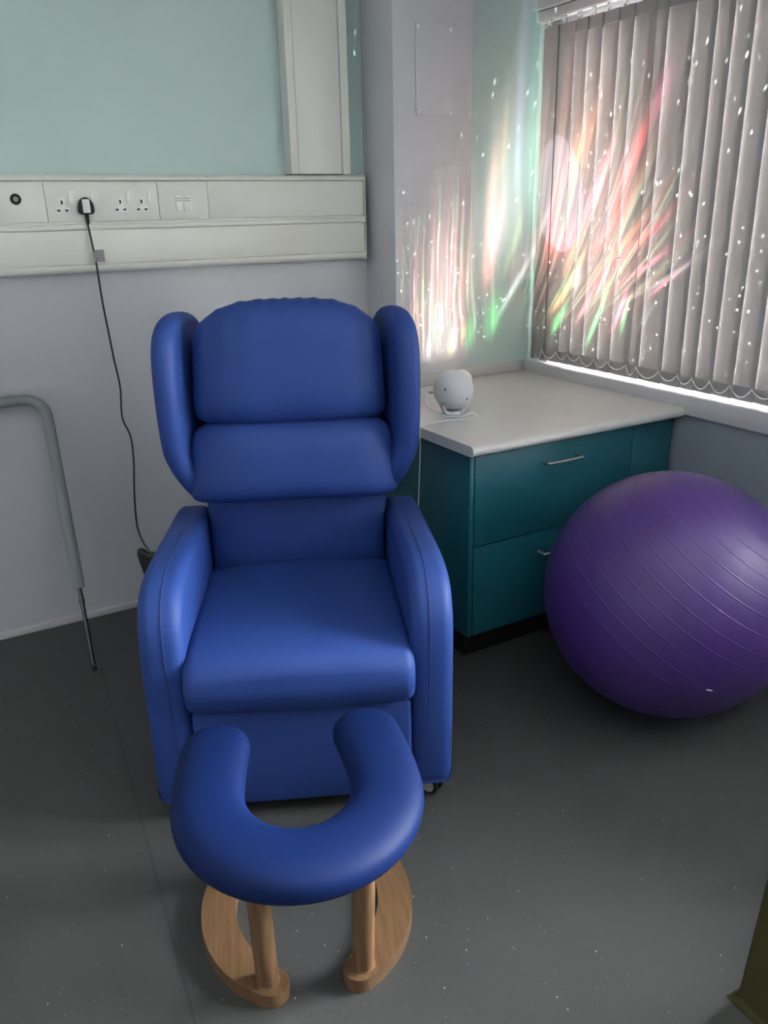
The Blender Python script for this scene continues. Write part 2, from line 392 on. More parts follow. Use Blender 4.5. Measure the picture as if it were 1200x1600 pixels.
gang(.742, 1.533, 'empty white double wall socket right of the black plug')
ds = empty('data_socket', 'white twin data outlet on the trunking right of the sockets', 'socket', (.964, fs, 1.538))
for dx in (-.0145, .0145):
    a = obj('module', box(dx-.014, dx+.014, -.0035, .0005, -.027, .027), M['white2'], ds, bevel=.0008)
    obj('label_slot', box(dx-.011, dx+.011, -.0042, -.003, .016, .018), M['dot'], a, smooth=False)
    obj('label_slot', box(dx-.011, dx+.011, -.0042, -.003, .008, .010), M['dot'], a, smooth=False)
    bm = bmesh.new(); v = [bm.verts.new(q) for q in ((dx-.009, -.0036, -.022), (dx+.009, -.0036, -.022), (dx+.009, -.0036, .003), (dx-.009, -.0036, .003), (dx-.009, -.0075, -.022), (dx+.009, -.0075, -.022))]
    for f in ((0, 1, 2, 3), (0, 4, 5, 1), (4, 3, 2, 5), (0, 3, 4), (1, 5, 2)): bm.faces.new([v[i] for i in f])
    obj('shutter', bm, M['white2'], a)
cp = empty('call_point', 'small round grey push button at the left end of the trunking', 'button', (.407, fs, 1.558))
obj('ring', lathe([(0, 0), (.0165, 0), (.017, .003), (.014, .006), (.0105, .006), (.0095, .003), (0, .003)], 28, (0, -1, 0)), M['rubber'], cp)
obj('button', lathe([(0, .003), (.009, .003), (.008, .0065), (0, .0075)], 24, (0, -1, 0)), M['greyp'], cp)

# black plug and its cord
pg = empty('power_plug', 'black plug with white sticker in the wall socket and long black cord hanging from it', 'plug', (.6225, fs-.0016, 1.533))
pr = smooth_loop([(-.026, -.018), (-.026, .000), (-.018, .020), (0, .029), (.018, .020), (.026, .000), (.026, -.018), (.018, -.025), (0, -.027), (-.018, -.025)], 5)
obj('plug_body', puffy(pr, 0, .019, .005, 4, put=lambda h, a, b: (a, -h, b)), M['black'], pg)
obj('sticker', box(-.0115, .0125, -.0196, -.0189, -.021, .022), mat('sticker_print', lin(228, 228, 228), .5, nscale=260, namp=.12), pg, smooth=False, label='white rating sticker')
bm = bmesh.new(); sweep([(0.000, -.010, -.024), (.001, -.010, -.058)], [.008, .0048], 12, bm)
obj('strain_relief', bm, M['black'], pg)
for k in range(4): obj('rib', sweep([(.000, -.010, -.031-.007*k), (.000, -.010, -.0345-.007*k)], .0083-.0007*k, 12), M['black'], pg)
cpts = [(0.62, 3.068, 1.487), (0.626, 3.062, 1.414), (0.63, 3.056, 1.33), (0.632, 3.052, 1.222), (0.64, 3.056, 1.111), (0.647, 3.06, 1.018), (0.656, 3.06, 0.913), (0.645, 3.04, 0.806), (0.657, 3.0, 0.74), (0.646, 2.95, 0.661), (0.614, 2.86, 0.57), (0.579, 2.72, 0.5), (0.562, 2.58, 0.485), (0.545, 2.43, 0.512), (0.53, 2.335, 0.539)]
cord = obj('power_cord', sweep([Vector(q)-pg.location for q in crom(cpts, 8)], .0034, 8), M['black'], pg, label='thin black cord hanging down behind the blue chair')
def shift(o): o.location = -pg.location; return o
shift(obj('cable_tag', box(.631, .661, 3.0585, 3.0593, 1.352, 1.392), M['silverp'], cord, smooth=False, label='grey printed paper tag'))
bm = sweep([(.6273, 3.0602, 1.387), (.6293, 3.0576, 1.352)], .0047, 10); shift(obj('tag_wrap', bm, M['silverp'], cord, label='grey printed paper wrap'))

# ------------------------------------------------------------------ access panel on the boxing
ap = empty('access_panel', 'white blank access panel with four screw caps on the corner boxing', 'panel', (1.92, 2.90, 1.99))
obj('panel', box(-.083, .083, -.0055, -.0005, -.153, .153), M['boxing'], ap, bevel=.001)
for a in (-.073, .071):
    for b in (-.142, .140):
        obj('screw_cap', lathe([(0, 0), (.0085, 0), (.008, .003), (.005, .0055), (0, .006)], 18, (0, -1, 0), (a, -.0055, b)), M['white2'], ap)

# ------------------------------------------------------------------ vertical blind
bl = empty('vertical_blind', 'grey fabric vertical blind hanging in front of the window', 'blind', (2.47, 2.95, 2.2))
def bo(name, bm, m, par=bl, **k):
    bmesh.ops.translate(bm, verts=bm.verts, vec=(-2.47, -2.95, -2.2)); return obj(name, bm, m, par, **k)
YB = .78
bo('headrail', box(2.436, 2.482, YB, 2.925, 2.196, 2.230), M['trim'], bevel=.004, label='slim white headrail')
bo('end_cap', box(2.434, 2.484, 2.925, 2.935, 2.193, 2.231), M['white'], bevel=.002)
bo('control_cord', sweep([(2.447, YB+.01, 2.186), (2.447, 2.915, 2.186)], .0018, 8), M['white2'])
edges = [2.828, 2.732, 2.662, 2.584, 2.499, 2.427, 2.323, 2.271, 2.156, 2.067, 2.0, 1.922, 1.837, 1.749]
while edges[-1] > YB+.1: edges.append(edges[-1]-.086+random.uniform(-.008, .008))
prev = 2.905; tips = []
for i, e in enumerate(edges):
    w = max(.085, min(.142, prev-e+.022)); tips.append(Vector((2.457, e+.004, .907)))
    xa, ya = 2.460, e            # room-side near edge
    xb, yb = 2.473, e+w
    bm = bmesh.new(); n = 5; rows = []
    for s_ in (0, .0009):
        rows.append([[bm.verts.new((xa+(xb-xa)*k/n+s_-.004*math.sin(math.pi*k/n), ya+(yb-ya)*k/n, z)) for z in (.862, 1.3, 1.75, 2.170)] for k in range(n+1)])
    for k in range(n):
        for j in range(3):
            bm.faces.new((rows[0][k][j], rows[0][k+1][j], rows[0][k+1][j+1], rows[0][k][j+1])); bm.faces.new((rows[1][k][j], rows[1][k][j+1], rows[1][k+1][j+1], rows[1][k+1][j]))
    for j in range(3):
        bm.faces.new((rows[0][0][j], rows[0][0][j+1], rows[1][0][j+1], rows[1][0][j])); bm.faces.new((rows[0][n][j], rows[1][n][j], rows[1][n][j+1], rows[0][n][j+1]))
    so = bo('slat', bm, M['slat'])
    ux, uy = (xb-xa), (yb-ya)
    hb = bmesh.new(); q = [(xa+.0002, ya+.0015), (xb, yb-.0015)]
    P_ = [(q[0][0]-.0022, q[0][1]), ((xa+xb)/2-.0066, (ya+yb)/2), (q[1][0]-.0022, q[1][1]), (q[1][0]+.0032, q[1][1]), ((xa+xb)/2-.0015, (ya+yb)/2), (q[0][0]+.0032, q[0][1])]
    lo = [hb.verts.new((x, y, .860)) for x, y in P_]; hi = [hb.verts.new((x, y, .9085)) for x, y in P_]
    for k in range(6): hb.faces.new((lo[k], lo[(k+1) % 6], hi[(k+1) % 6], hi[k]))
    hb.faces.new(lo); hb.faces.new(hi)
    bo('hem', hb, M['slat'], so)
    th = bmesh.new(); P2 = [(x, y) for x, y in P_]
    lo = [th.verts.new((x-.0008 if k < 3 else x, y, 2.128)) for k, (x, y) in enumerate(P2)]; hi = [th.verts.new((x, y, 2.171)) for x, y in P2]
    for k in range(6): th.faces.new((lo[k], lo[(k+1) % 6], hi[(k+1) % 6], hi[k]))
    th.faces.new(lo); th.faces.new(hi); bo('top_hem', th, M['slat'], so)
    c = ((xa+xb)/2, (ya+yb)/2)
    cr = box(c[0]-.010, c[0]-.002, c[1]-.008, c[1]+.008, 2.168, 2.196); obj_ = bo('carrier', cr, M['clear'], bevel=.002, label='clear plastic carrier clip')
    bo('hook', box(c[0]-.016, c[0]-.010, c[1]-.005, c[1]+.005, 2.176, 2.194), M['white2'], obj_, bevel=.001)
    prev = e
# bead chain loops between the slat bottoms
def beads(a, b, sag):
    bm = bmesh.new(); L = (a-b).length*1.25; n = max(6, int(L/.0062))
    for k in range(n+1):
        t = k/n; p = a.lerp(b, t)+Vector((-.007, 0, -sag*4*t*(1-t)))
        bmesh.ops.create_icosphere(bm, subdivisions=1, radius=.0029, matrix=Matrix.Translation(p))
    pts = [a.lerp(b, k/10)+Vector((-.007, 0, -sag*4*k/10*(1-k/10))) for k in range(11)]; sweep(pts, .0008, 5, bm)
    return bm
tips = [Vector((2.457, 2.868, .878))]+tips
for i, (a, b) in enumerate(zip(tips, tips[1:])):
    bo('bead_chain', beads(a, b, random.choice([.024, .028, .034, .022])), M['white2'], label='white bead chain loop')

# ------------------------------------------------------------------ star projector on the worktop
PC = Vector((1.688, 2.418, .886)); pj = empty('star_projector', 'white ball shaped star projector standing on the worktop', 'projector', (PC.x, PC.y, .80))
def pc(name, bm, m, par=pj, **k):
    bmesh.ops.translate(bm, verts=bm.verts, vec=(-PC.x, -PC.y, -.80)); return obj(name, bm, m, par, **k)
rs = .0725; LD = Vector((.80, .36, .42)).normalized()
prf = [(0, -rs)] + [(rs*math.sin(a), -rs*math.cos(a)) for a in [math.pi*k/40 for k in range(1, 36)]]
prf = [(r_*(.992 if abs(h-.012) < .002 else 1), h) for r_, h in prf]
pc('body', lathe(prf+[(0, prf[-1][1])], 56, LD, PC), M['proj'])
pc('lens_ring', lathe([(.030, .058), (.034, .062), (.035, .080), (.033, .083), (.028, .083), (.026, .078), (.026, .060)], 40, LD, PC), M['white2'])
pc('lens', lathe([(0, .0700), (.012, .0690), (.024, .0655), (.025, .064)], 32, LD, PC), M['clear'])
viewd = Vector((-.46, -.81, .05)).normalized(); side = Vector((.865, -.5, 0))
for a, b in ((-.035, .012), (.043, -.024)):
    d = (viewd*math.sqrt(rs*rs-a*a-b*b)+side*a+Vector((0, 0, b))).normalized()
    pc('screw_hole', lathe([(0, rs+.0001), (.0045, rs-.0003), (.0045, rs+.0004), (.0030, rs+.0004), (.0028, rs-.001), (0, rs-.001)], 14, d, PC), M['dot'])
    pc('screw_recess', lathe([(0, rs+.0003), (.0028, rs+.0003), (0, rs+.0005)], 12, d, PC), M['hole'])
g = bmesh.new()
for i in range(-7, 8):
    for j in range(5):
        a = -.022+i*.0036+(j % 2)*.0018; b = -.034-j*.0038
        if a*a+b*b > rs*rs*.92: continue
        d = (viewd*math.sqrt(rs*rs-a*a-b*b)+side*a+Vector((0, 0, b))).normalized()
        lathe([(0, rs+.0002), (.0010, rs+.0002), (0, rs+.0004)], 6, d, PC, g)
gr = pc('speaker_grille', g, M['dot']); gr['kind'] = 'stuff'
# cradle with claws
pc('stand', lathe([(0, .0), (.036, .0), (.038, .003), (.034, .010), (.026, .014), (0, .014)], 36, (0, 0, 1), (PC.x, PC.y, .80)), M['proj'])
for k in range(4):
    a = R(20+90*k); dx, dy = math.cos(a), math.sin(a)
    pts = [(PC.x+dx*.026, PC.y+dy*.026, .8065), (PC.x+dx*.044, PC.y+dy*.044, .812), (PC.x+dx*.059, PC.y+dy*.059, .829), (PC.x+dx*.066, PC.y+dy*.066, .842)]
    pc('claw', sweep(crom(pts, 4), [.0085]*6+[.007]*3+[.006]*2+[.005, .004], 10), M['proj'])
left = -side
s0 = PC+left*(rs+.001)+Vector((0, 0, -.008))
pc('usb_plug', sweep([s0, s0+left*.016], .0042, 10), M['greyp'])
q0 = s0+left*.016
P2c = [q0, q0+left*.012+Vector((0, 0, -.006)), q0+left*.016+Vector((0, 0, -.026)), q0+left*.002+Vector((-.01, -.01, -.050)), Vector((PC.x-.055, PC.y-.012, .8035)),
       Vector((PC.x-.045, PC.y-.055, .8035)), Vector((PC.x-.018, PC.y-.082, .806)), Vector((PC.x+.012, PC.y-.092, .818)), Vector((PC.x+.040, PC.y-.088, .806)), Vector((PC.x+.035, PC.y-.104, .8025)), Vector((PC.x+.004, PC.y-.108, .8025)),
       Vector((PC.x-.040, PC.y-.096, .8025)), Vector((PC.x-.10, PC.y-.085, .8025)), Vector((PC.x-.17, PC.y-.095, .8025)), Vector((PC.x-.212, PC.y-.115, .803)), Vector((PC.x-.222, PC.y-.122, .795)), Vector((PC.x-.224, PC.y-.124, .70)), Vector((PC.x-.224, PC.y-.10, .40)), Vector((PC.x-.224, PC.y-.05, .05))]
pc('cable', sweep(crom(P2c, 6), .0018, 8), M['cable'], label='thin white cable trailing over the worktop edge')

# the projector's coloured light: a lamp whose pattern is given by the direction of the ray
def aurora():
    l = bpy.data.lights.new('projector_lamp', 'POINT'); l.shadow_soft_size = .004; l.energy = 1.0; l.use_nodes = True
    o = bpy.data.objects.new('projector_lamp', l); COL.objects.link(o); o.location = PC+LD*.088
    t = l.node_tree; t.nodes.clear(); N = t.nodes.new; L = t.links.new
    out = N('ShaderNodeOutputLight'); em = N('ShaderNodeEmission'); L(em.outputs[0], out.inputs[0])
    def mth(op, a, b=None, c=None, clamp=False):
        n = N('ShaderNodeMath'); n.operation = op; n.use_clamp = clamp
        for i, v in enumerate((a, b, c)):
            if v is None: continue
            if isinstance(v, (int, float)): n.inputs[i].default_value = v
            else: L(v, n.inputs[i])
        return n.outputs[0]
    def mr(v, a, b, c=0, d=1):
        n = N('ShaderNodeMapRange'); n.interpolation_type = 'SMOOTHSTEP'; L(v, n.inputs[0])
        for k, q in zip((1, 2, 3, 4), (a, b, c, d)): n.inputs[k].default_value = q
        return n.outputs[0]
    def comb(x, y, z=0):
        n = N('ShaderNodeCombineXYZ')
        for i, v in enumerate((x, y, z)):
            if isinstance(v, (int, float)): n.inputs[i].default_value = v
            else: L(v, n.inputs[i])
        return n.outputs[0]
    def noi(vec, scale, det=2, rough=.5):
        n = N('ShaderNodeTexNoise'); n.inputs['Scale'].default_value = scale; n.inputs['Detail'].default_value = det; n.inputs['Roughness'].default_value = rough; L(vec, n.inputs['Vector']); return n
    tcn = N('ShaderNodeTexCoord'); s = N('ShaderNodeSeparateXYZ'); L(tcn.outputs['Normal'], s.inputs[0])
    x, y, z = (mth('MULTIPLY', s.outputs[i], SIGN) for i in range(3))
    az = mth('MULTIPLY', mth('ARCTAN2', y, x), 57.2958)
    el = mth('MULTIPLY', mth('ARCSINE', z), 57.2958)
    v2 = comb(az, el)
    # gentle warp so that the rays bend
    wn = noi(v2, .03, 1); azw = mth('ADD', az, mth('MULTIPLY', mth('SUBTRACT', wn.outputs['Fac'], .5), 5.0))
    elw = el
    vw = comb(azw, elw)
    # fan coordinate
    den = mth('ADD', mth('MAXIMUM', elw, -5), 12)
    isR = mr(azw, 36, 44, 1, 0)
    d40 = mth('SUBTRACT', 40, azw)
    fan = mth('DIVIDE', d40, den); lin_ = mth('DIVIDE', d40, 34)
    r_ = mth('ADD', mth('MULTIPLY', fan, isR), mth('MULTIPLY', lin_, mth('SUBTRACT', 1, isR)))
    fil = noi(comb(mth('MULTIPLY', r_, 26), mth('MULTIPLY', elw, .014), 3), 1.0, 4, .62)
    f1 = mr(fil.outputs['Fac'], .42, .78)
    hue = noi(comb(mth('MULTIPLY', r_, 9), mth('MULTIPLY', elw, .045), 9), 1.0, 1)
    ramp = N('ShaderNodeValToRGB'); L(hue.outputs['Fac'], ramp.inputs[0]); cr = ramp.color_ramp
    cr.elements[0].position = .30; cr.elements[0].color = (.45, .9, .35, 1); cr.elements[1].position = .75; cr.elements[1].color = (.8, .75, 1, 1)
    for p_, c_ in ((.40, (.9, .85, .55, 1)), (.5, (1, .62, .42, 1)), (.58, (1, .32, .25, 1)), (.66, (1, .7, .6, 1))):
        e_ = cr.elements.new(p_); e_.color = c_
    # envelope of the filaments
    envL = mth('MULTIPLY', mth('MULTIPLY', mr(el, 16, 60, 1, 0), mth('ADD', .35, mth('MULTIPLY', mr(el, 4, 30), 1.1))), mr(az, 48, 52, 0, 1)); envL = mth('MULTIPLY', envL, mr(az, 96, 74, 0, 1))
    envR = mth('MULTIPLY', mr(el, 36, 66, 1, 0), mr(az, -36, 4, 0, 1)); envR = mth('MULTIPLY', envR, mr(az, 50, 32, .12, 1)); envR = mth('MULTIPLY', envR, mr(mth('ADD', el, mth('MULTIPLY', az, .25)), 8, 22, 0, 1))
    low = mr(el, -9, 6, 0, 1)
    env = mth('MULTIPLY', mth('ADD', mth('MULTIPLY', envL, .95), mth('MULTIPLY', envR, .6)), low)
    amp = mth('MULTIPLY', f1, env)
    acc = N('ShaderNodeVectorMath'); acc.operation = 'SCALE'; L(ramp.outputs[0], acc.inputs[0]); L(amp, acc.inputs['Scale']); tot = acc.outputs[0]
    mod = mth('ADD', .62, mth('MULTIPLY', mr(fil.outputs['Fac'], .3, .75), .6))
    def stroke(tot, a1, e1, a2, e2, w, col, k, useful=True):
        cx, cy = (a1+a2)/2, (e1+e2)/2; dx, dy = a2-a1, e2-e1; Ln = math.hypot(dx, dy)/2*.75
        mp = N('ShaderNodeMapping'); mp.vector_type = 'TEXTURE'; L(vw, mp.inputs[0])
        mp.inputs['Location'].default_value = (cx, cy, 0); mp.inputs['Rotation'].default_value = (0, 0, math.atan2(dy, dx)); mp.inputs['Scale'].default_value = (max(Ln, .1), w, 1)
        d = N('ShaderNodeVectorMath'); d.operation = 'DOT_PRODUCT'; L(mp.outputs[0], d.inputs[0]); L(mp.outputs[0], d.inputs[1])
        g = mth('EXPONENT', mth('MULTIPLY', d.outputs['Value'], -1.0))
        if useful: g = mth('MULTIPLY', g, mod)
        n = N('ShaderNodeVectorMath'); n.operation = 'MULTIPLY_ADD'; n.inputs[0].default_value = tuple(c*k for c in col)
        sc = comb(g, g, g); L(sc, n.inputs[1]); L(tot, n.inputs[2]); return n.outputs[0]
    RED, PNK, ORG, GRN, YEL, WHT, LAV, MNT = (1, .10, .10), (1, .28, .42), (1, .38, .18), (.16, .95, .25), (.85, .9, .25), (1, .95, .9), (.62, .5, .95), (.35, .85, .6)
    ST = [
     # recess wall
     (46.6, 22, 44.6, 47, 1.5, RED, .75), (44.6, 27, 41.5, 42, 1.1, PNK, .8), (44, 40, 40.5, 56, 2.0, ORG, .35), (46, 2, 43.5, 18, 2.2, GRN, .38), (38, 34, 37.6, 66, 1.5, LAV, .30),
     (35.6, 28, 35, 66, 1.0, MNT, .5), (43.5, 9, 34, 27, .8, WHT, .8), (34, 27, 27, 38, .7, WHT, .35), (42, 22, 37, 36, .7, YEL, .3), (40, 18, 33, 30, 2.4, PNK, .28),
     # blind
     (28.6, 24, 26, 38, 1.9, RED, .75), (24, 26, 18, 36, 1.5, RED, .6), (22, 22, 15, 34, 1.2, ORG, .6), (24, 40, 10, 54, 2.0, ORG, .42), (16, 33, 3, 50, 1.6, PNK, .5), (2, 40, -11, 51, 1.3, RED, .95),
     (-11, 50, -18, 55, 1.5, PNK, .35), (11, 28, -6, 42, 1.3, RED, .55), (8, 24, -14, 38, 1.0, ORG, .5), (24, 12, 13, 29, 1.0, YEL, .75), (26, 10, 18, 20, 1.3, ORG, .4), (25, 4, 19, 14, 1.0, GRN, .75),
     (8.5, 3, 1.2, 20, .75, GRN, 1.15), (14, 9, 7, 22, .7, PNK, .6), (10, 16, 3, 27, .8, RED, .6), (6, 19, 1, 28, .5, WHT, .8), (-2.5, 9, -8, 21, .8, PNK, .95), (-5.5, 10, -9.5, 20, .5, WHT, .5), (-6, 7, -9, 18, .5, GRN, .4),
     (2, 26, -22, 37, 1.0, RED, .40), (-3, 22, -26, 31, .7, PNK, .32), (-8, 18, -34, 28, .6, WHT, .2), (-14, 18, -26, 25, .6, PNK, .3), (-12, 10, -18, 17, .5, WHT, .15), (17, 18, 14, 26, 1.2, WHT, .5),
     # boxing
     (54, -2, 52, 14, 1.4, GRN, 1.3), (56, 4, 55, 14, 1.2, YEL, 1.1), (60.5, 0, 60, 12, 1.3, WHT, 1.9), (62, -3, 61, 8, 1.6, YEL, 1.2), (66, 10, 66, 22, 1.0, WHT, 1.2), (73.5, -4, 72, 10, 1.2, WHT, 1.1),
     (70, 4, 69, 26, .7, GRN, .6), (67.5, 2, 64, 34, .9, RED, .65), (57, 8, 54, 40, 1.8, ORG, .7), (53, 20, 51, 44, 1.4, PNK, .5), (75, 4, 77, 40, .6, YEL, .6), (63, 24, 60, 48, .8, PNK, .4), (58, -2, 60, 22, .7, RED, .8)]
    ST = [(*q[:6], q[6]*(.36 if q[0] > 48 or q[2] > 50.5 else (1.9 if q[5] is RED and q[0] > 40 else (.9 if q[0] > 34 else 1.05)))) for q in ST]
    for q in ST: tot = stroke(tot, *q)
    tot = stroke(tot, 30, 30, -12, 44, 26, (.50, .38, .32), .34, False)   # warm haze over the blind
    tot = stroke(tot, 46, 20, 34, 60, 9, (.62, .7, .62), .5, False)
    tot = stroke(tot, 78, 12, 52, 12, 34, (.9, .78, .72), .22, False)
    # pale lavender disc
    dd = N('ShaderNodeVectorMath'); dd.operation = 'DISTANCE'; L(v2, dd.inputs[0]); dd.inputs[1].default_value = (24.5, 37.5, 0)
    dk = mr(dd.outputs['Value'], 9.6, 10.2, .24, 0)
    n_ = N('ShaderNodeVectorMath'); n_.operation = 'MULTIPLY_ADD'; n_.inputs[0].default_value = (.62, .52, .72); L(comb(dk, dk, dk), n_.inputs[1]); L(tot, n_.inputs[2]); tot = n_.outputs[0]
    # star points
    vo = N('ShaderNodeTexVoronoi'); vo.inputs['Scale'].default_value = .5; L(v2, vo.inputs['Vector'])
    sc_ = N('ShaderNodeSeparateColor'); L(vo.outputs['Color'], sc_.inputs[0])
    rad = mth('ADD', .055, mth('MULTIPLY', sc_.outputs[0], .045))
    st = mth('MULTIPLY', mth('LESS_THAN', vo.outputs['Distance'], rad), mth('ADD', 1.4, mth('MULTIPLY', sc_.outputs[1], 2.6)))
    st = mth('MULTIPLY', st, mr(el, -2, 2, 0, 1))
    fr = mth('MULTIPLY', mth('MULTIPLY', mr(az, -48, -44, 0, 1), mr(az, 100, 96, 0, 1)), mr(el, 78, 70, 0, 1))
    n_ = N('ShaderNodeVectorMath'); n_.operation = 'MULTIPLY_ADD'; n_.inputs[0].default_value = (.85, 1, .85); L(comb(st, st, st), n_.inputs[1]); L(tot, n_.inputs[2]); tot = n_.outputs[0]
    # the lens spreads its light evenly: brighter towards directions that travel further
    ce = mth('MAXIMUM', mth('COSINE', mth('RADIANS', el)), .70)
    comp = mth('POWER', ce, -2.6)
    comp = mth('MULTIPLY', comp, mth('ADD', mr(az, 50, 46, .30, .52), mr(az, 36, 26, 0, .48)))
    n_ = N('ShaderNodeVectorMath'); n_.operation = 'SCALE'; L(tot, n_.inputs[0]); L(mth('MULTIPLY', comp, mth('MULTIPLY', fr, low)), n_.inputs['Scale']); tot = n_.outputs[0]
    L(tot, em.inputs[0]); em.inputs[1].default_value = AURORA
    o.visible_camera = True
    return o
SIGN = 1.0; AURORA = 6.2
aurora()

# ------------------------------------------------------------------ riser recliner chair
CH = R(-25)
ch = empty('recliner_chair', 'blue vinyl wing back recliner armchair in front of the trunking', 'armchair', (.700, 1.656, 0), CH)
def arm(sg):
    pr = smooth_loop([(.006, .066), (.0, .11), (-.004, .20), (-.006, .36), (-.006, .50), (.012, .575), (.065, .632), (.16, .655), (.35, .648), (.55, .632), (.70, .622), (.775, .60), (.80, .50), (.80, .30), (.795, .14), (.78, .09), (.74, .058), (.55, .052), (.3, .050), (.035, .050)], 5)
    a = obj('arm', puffy(pr, .279, .389, .032, 7, .004, put=lambda h, v, z: (sg*h, v, z)), M['blue'], ch)
    # seam line that runs down the front of the arm
    pts = [(sg*.327, .50, .6385), (sg*.327, .30, .6515), (sg*.327, .16, .6555), (sg*.327, .065, .6325), (sg*.327, .0115, .5755), (sg*.326, -.0065, .50), (sg*.325, -.0065, .36), (sg*.319, -.0045, .20), (sg*.317, -.001, .09)]
    obj('seam', sweep(crom(pts, 6), .0013, 6), M['seam'], a)
    return a
arm(-1); arm(1)
wsh = lambda v, z: -.16*(v-.47)-.055*(1-ss(.66, .88, z))
def wing(sg):
    pr = smooth_loop([(.62, .675), (.56, .695), (.505, .77), (.475, .90), (.465, 1.03), (.475, 1.14), (.51, 1.205), (.575, 1.236), (.67, 1.238), (.76, 1.215), (.82, 1.15), (.84, .95), (.82, .72), (.75, .66)], 6)
    def put(h, v, z):
        return (sg*(h+wsh(v, z)), v, z)
    w = obj('wing', puffy(pr, .308, .374, .030, 7, .002, put=put), M['blue'], ch)
    pts = [(.58, 1.232), (.516, 1.200), (.482, 1.13), (.472, 1.03), (.482, .90), (.507, .78)]
    obj('seam', sweep(crom([(sg*(.333+wsh(v, z)), v-.0045, z) for v, z in pts], 6), .0013, 6), M['seam'], w)
    return w
wing(-1); wing(1)
lean = lambda z: .572+.10*max(0, z-.95)
lean2 = lambda z: .552+.06*max(0, z-.72)
def zhead(s, t):
    top = 1.272-.056*abs(s)**3.2; bot = .920+.008*s*s
    return bot+(top-bot)*(t+1)/2
obj('head_cushion', cushion(lambda t, s: .281-.016*(t+1)/2, zhead, lean, .088, .13, wr=.009, a=3.4, bulge=.14, seed=1.3), M['blue'], ch)
def zlum(s, t):
    top = .945-.012*abs(s)**3; bot = .700-.014*s*s
    return bot+(top-bot)*(t+1)/2
obj('lumbar_cushion', cushion(lambda t, s: .314-.026*(t+1)/2, zlum, lean2, .098, .14, cu_=.06, cz_=.13, wr=.004, a=3.4, bulge=.16, seed=4.1), M['blue'], ch)
def zlow(s, t): return .425+(.725-.425)*(t+1)/2
obj('lower_back_cushion', cushion(lambda t, s: .270, zlow, lambda z: .63, .05, .06, cu_=0, cz_=0, wr=.001, bulge=.0, seed=7), M['blue'], ch)
bk = puffy(smooth_loop([(.68, .34), (.68, .8), (.74, 1.12), (.79, 1.15), (.83, 1.10), (.82, .8), (.80, .34)], 5), -.283, .283, .02, 4, put=lambda h, v, z: (h, v, z))
obj('back_shell', bk, M['blue'], ch)
# seat: crowned cushion with a deep rolled front
sp_ = smooth_loop([(-.016, .335), (-.040, .365), (-.050, .405), (-.040, .445), (-.005, .472), (.08, .486), (.25, .478), (.45, .464), (.60, .455), (.62, .40), (.60, .335), (.3, .330), (.06, .328)], 6)
def sput(h, v, z):
    cr = 1-(h/.28)**2
    return (h, v-.010*cr*ss(.2, -.05, v), z+(.018*cr if z > .42 else 0)+.003*noise.noise(Vector((h*10, v*10, 2))))
bm = bmesh.new(); bm.free()
def loft_u(prof, hw, r, put, n=26):
    """outline lofted across the seat width with rounded ends"""
    bm = bmesh.new(); P = [Vector(p) for p in prof]; N_ = len(P); c = sum(P, Vector((0, 0)))/N_
    area = sum(P[i].x*P[(i+1) % N_].y-P[(i+1) % N_].x*P[i].y for i in range(N_))
    if area < 0: P.reverse()
    nr = []
    for i in range(N_):
        t = (P[(i+1) % N_]-P[i-1]).normalized(); nr.append(Vector((-t.y, t.x)))
    st = []
    for k in range(7):
        th = k/6*math.pi/2; st.append((-hw+r*(1-math.cos(th)), r*(1-math.sin(th))))
    for k in range(1, n): st.append((-hw+r+(2*hw-2*r)*k/n, 0))
    st += [(-h, i) for h, i in reversed(st[:7])]
    rings = [[bm.verts.new(put(h, (P[i]+nr[i]*ins).x, (P[i]+nr[i]*ins).y)) for i in range(N_)] for h, ins in st]
    for a, b in zip(rings, rings[1:]):
        for i in range(N_): bm.faces.new((a[i], a[(i+1) % N_], b[(i+1) % N_], b[i]))
    bm.faces.new(rings[0]); bm.faces.new(rings[-1][::-1]); return bm
obj('seat_cushion', loft_u(sp_, .287, .028, sput), M['blue'], ch)
fp = smooth_loop([(-.004, .06), (-.010, .12), (-.010, .25), (-.004, .315), (.006, .322), (.03, .322), (.036, .25), (.036, .10), (.03, .036), (.004, .038)], 4)
obj('front_panel', loft_u(fp, .278, .012, lambda h, v, z: (h, v, z)), M['blue'], ch)
obj('base_frame', box(-.276, .276, .045, .74, .085, .325), M['rubber'], ch, bevel=.01, label='dark base frame under the seat')
def caster(u, v, a):
    c = obj('caster', lathe([(0, 0), (.006, 0), (.006, .018), (0, .018)], 12, (0, 0, 1), (u, v, .048)), M['steel'], ch)
    ax = Vector((math.cos(a), math.sin(a), 0))
    for s_ in (-1, 1):
        o_ = Vector((u, v, .031))+ax*(s_*.014-.007)
        obj('wheel', lathe([(0, 0), (.022, 0), (.029, .002), (.031, .004), (.031, .010), (.029, .012), (.022, .014), (0, .014)], 28, ax, o_), M['rubber'], c)
        obj('hub', lathe([(0, -.0006), (.0215, -.0006), (.0215, .0146), (0, .0146)], 24, ax, o_), M['greyp'], c, label='pale grey hub')
    obj('fork', box(u-.011, u+.011, v-.022, v+.010, .034, .060), M['white2'], c, bevel=.003, label='white plastic fork')
    return c
caster(.335, .045, R(50)); caster(-.335, .045, R(10)); caster(.33, .70, R(20)); caster(-.33, .70, R(-30))

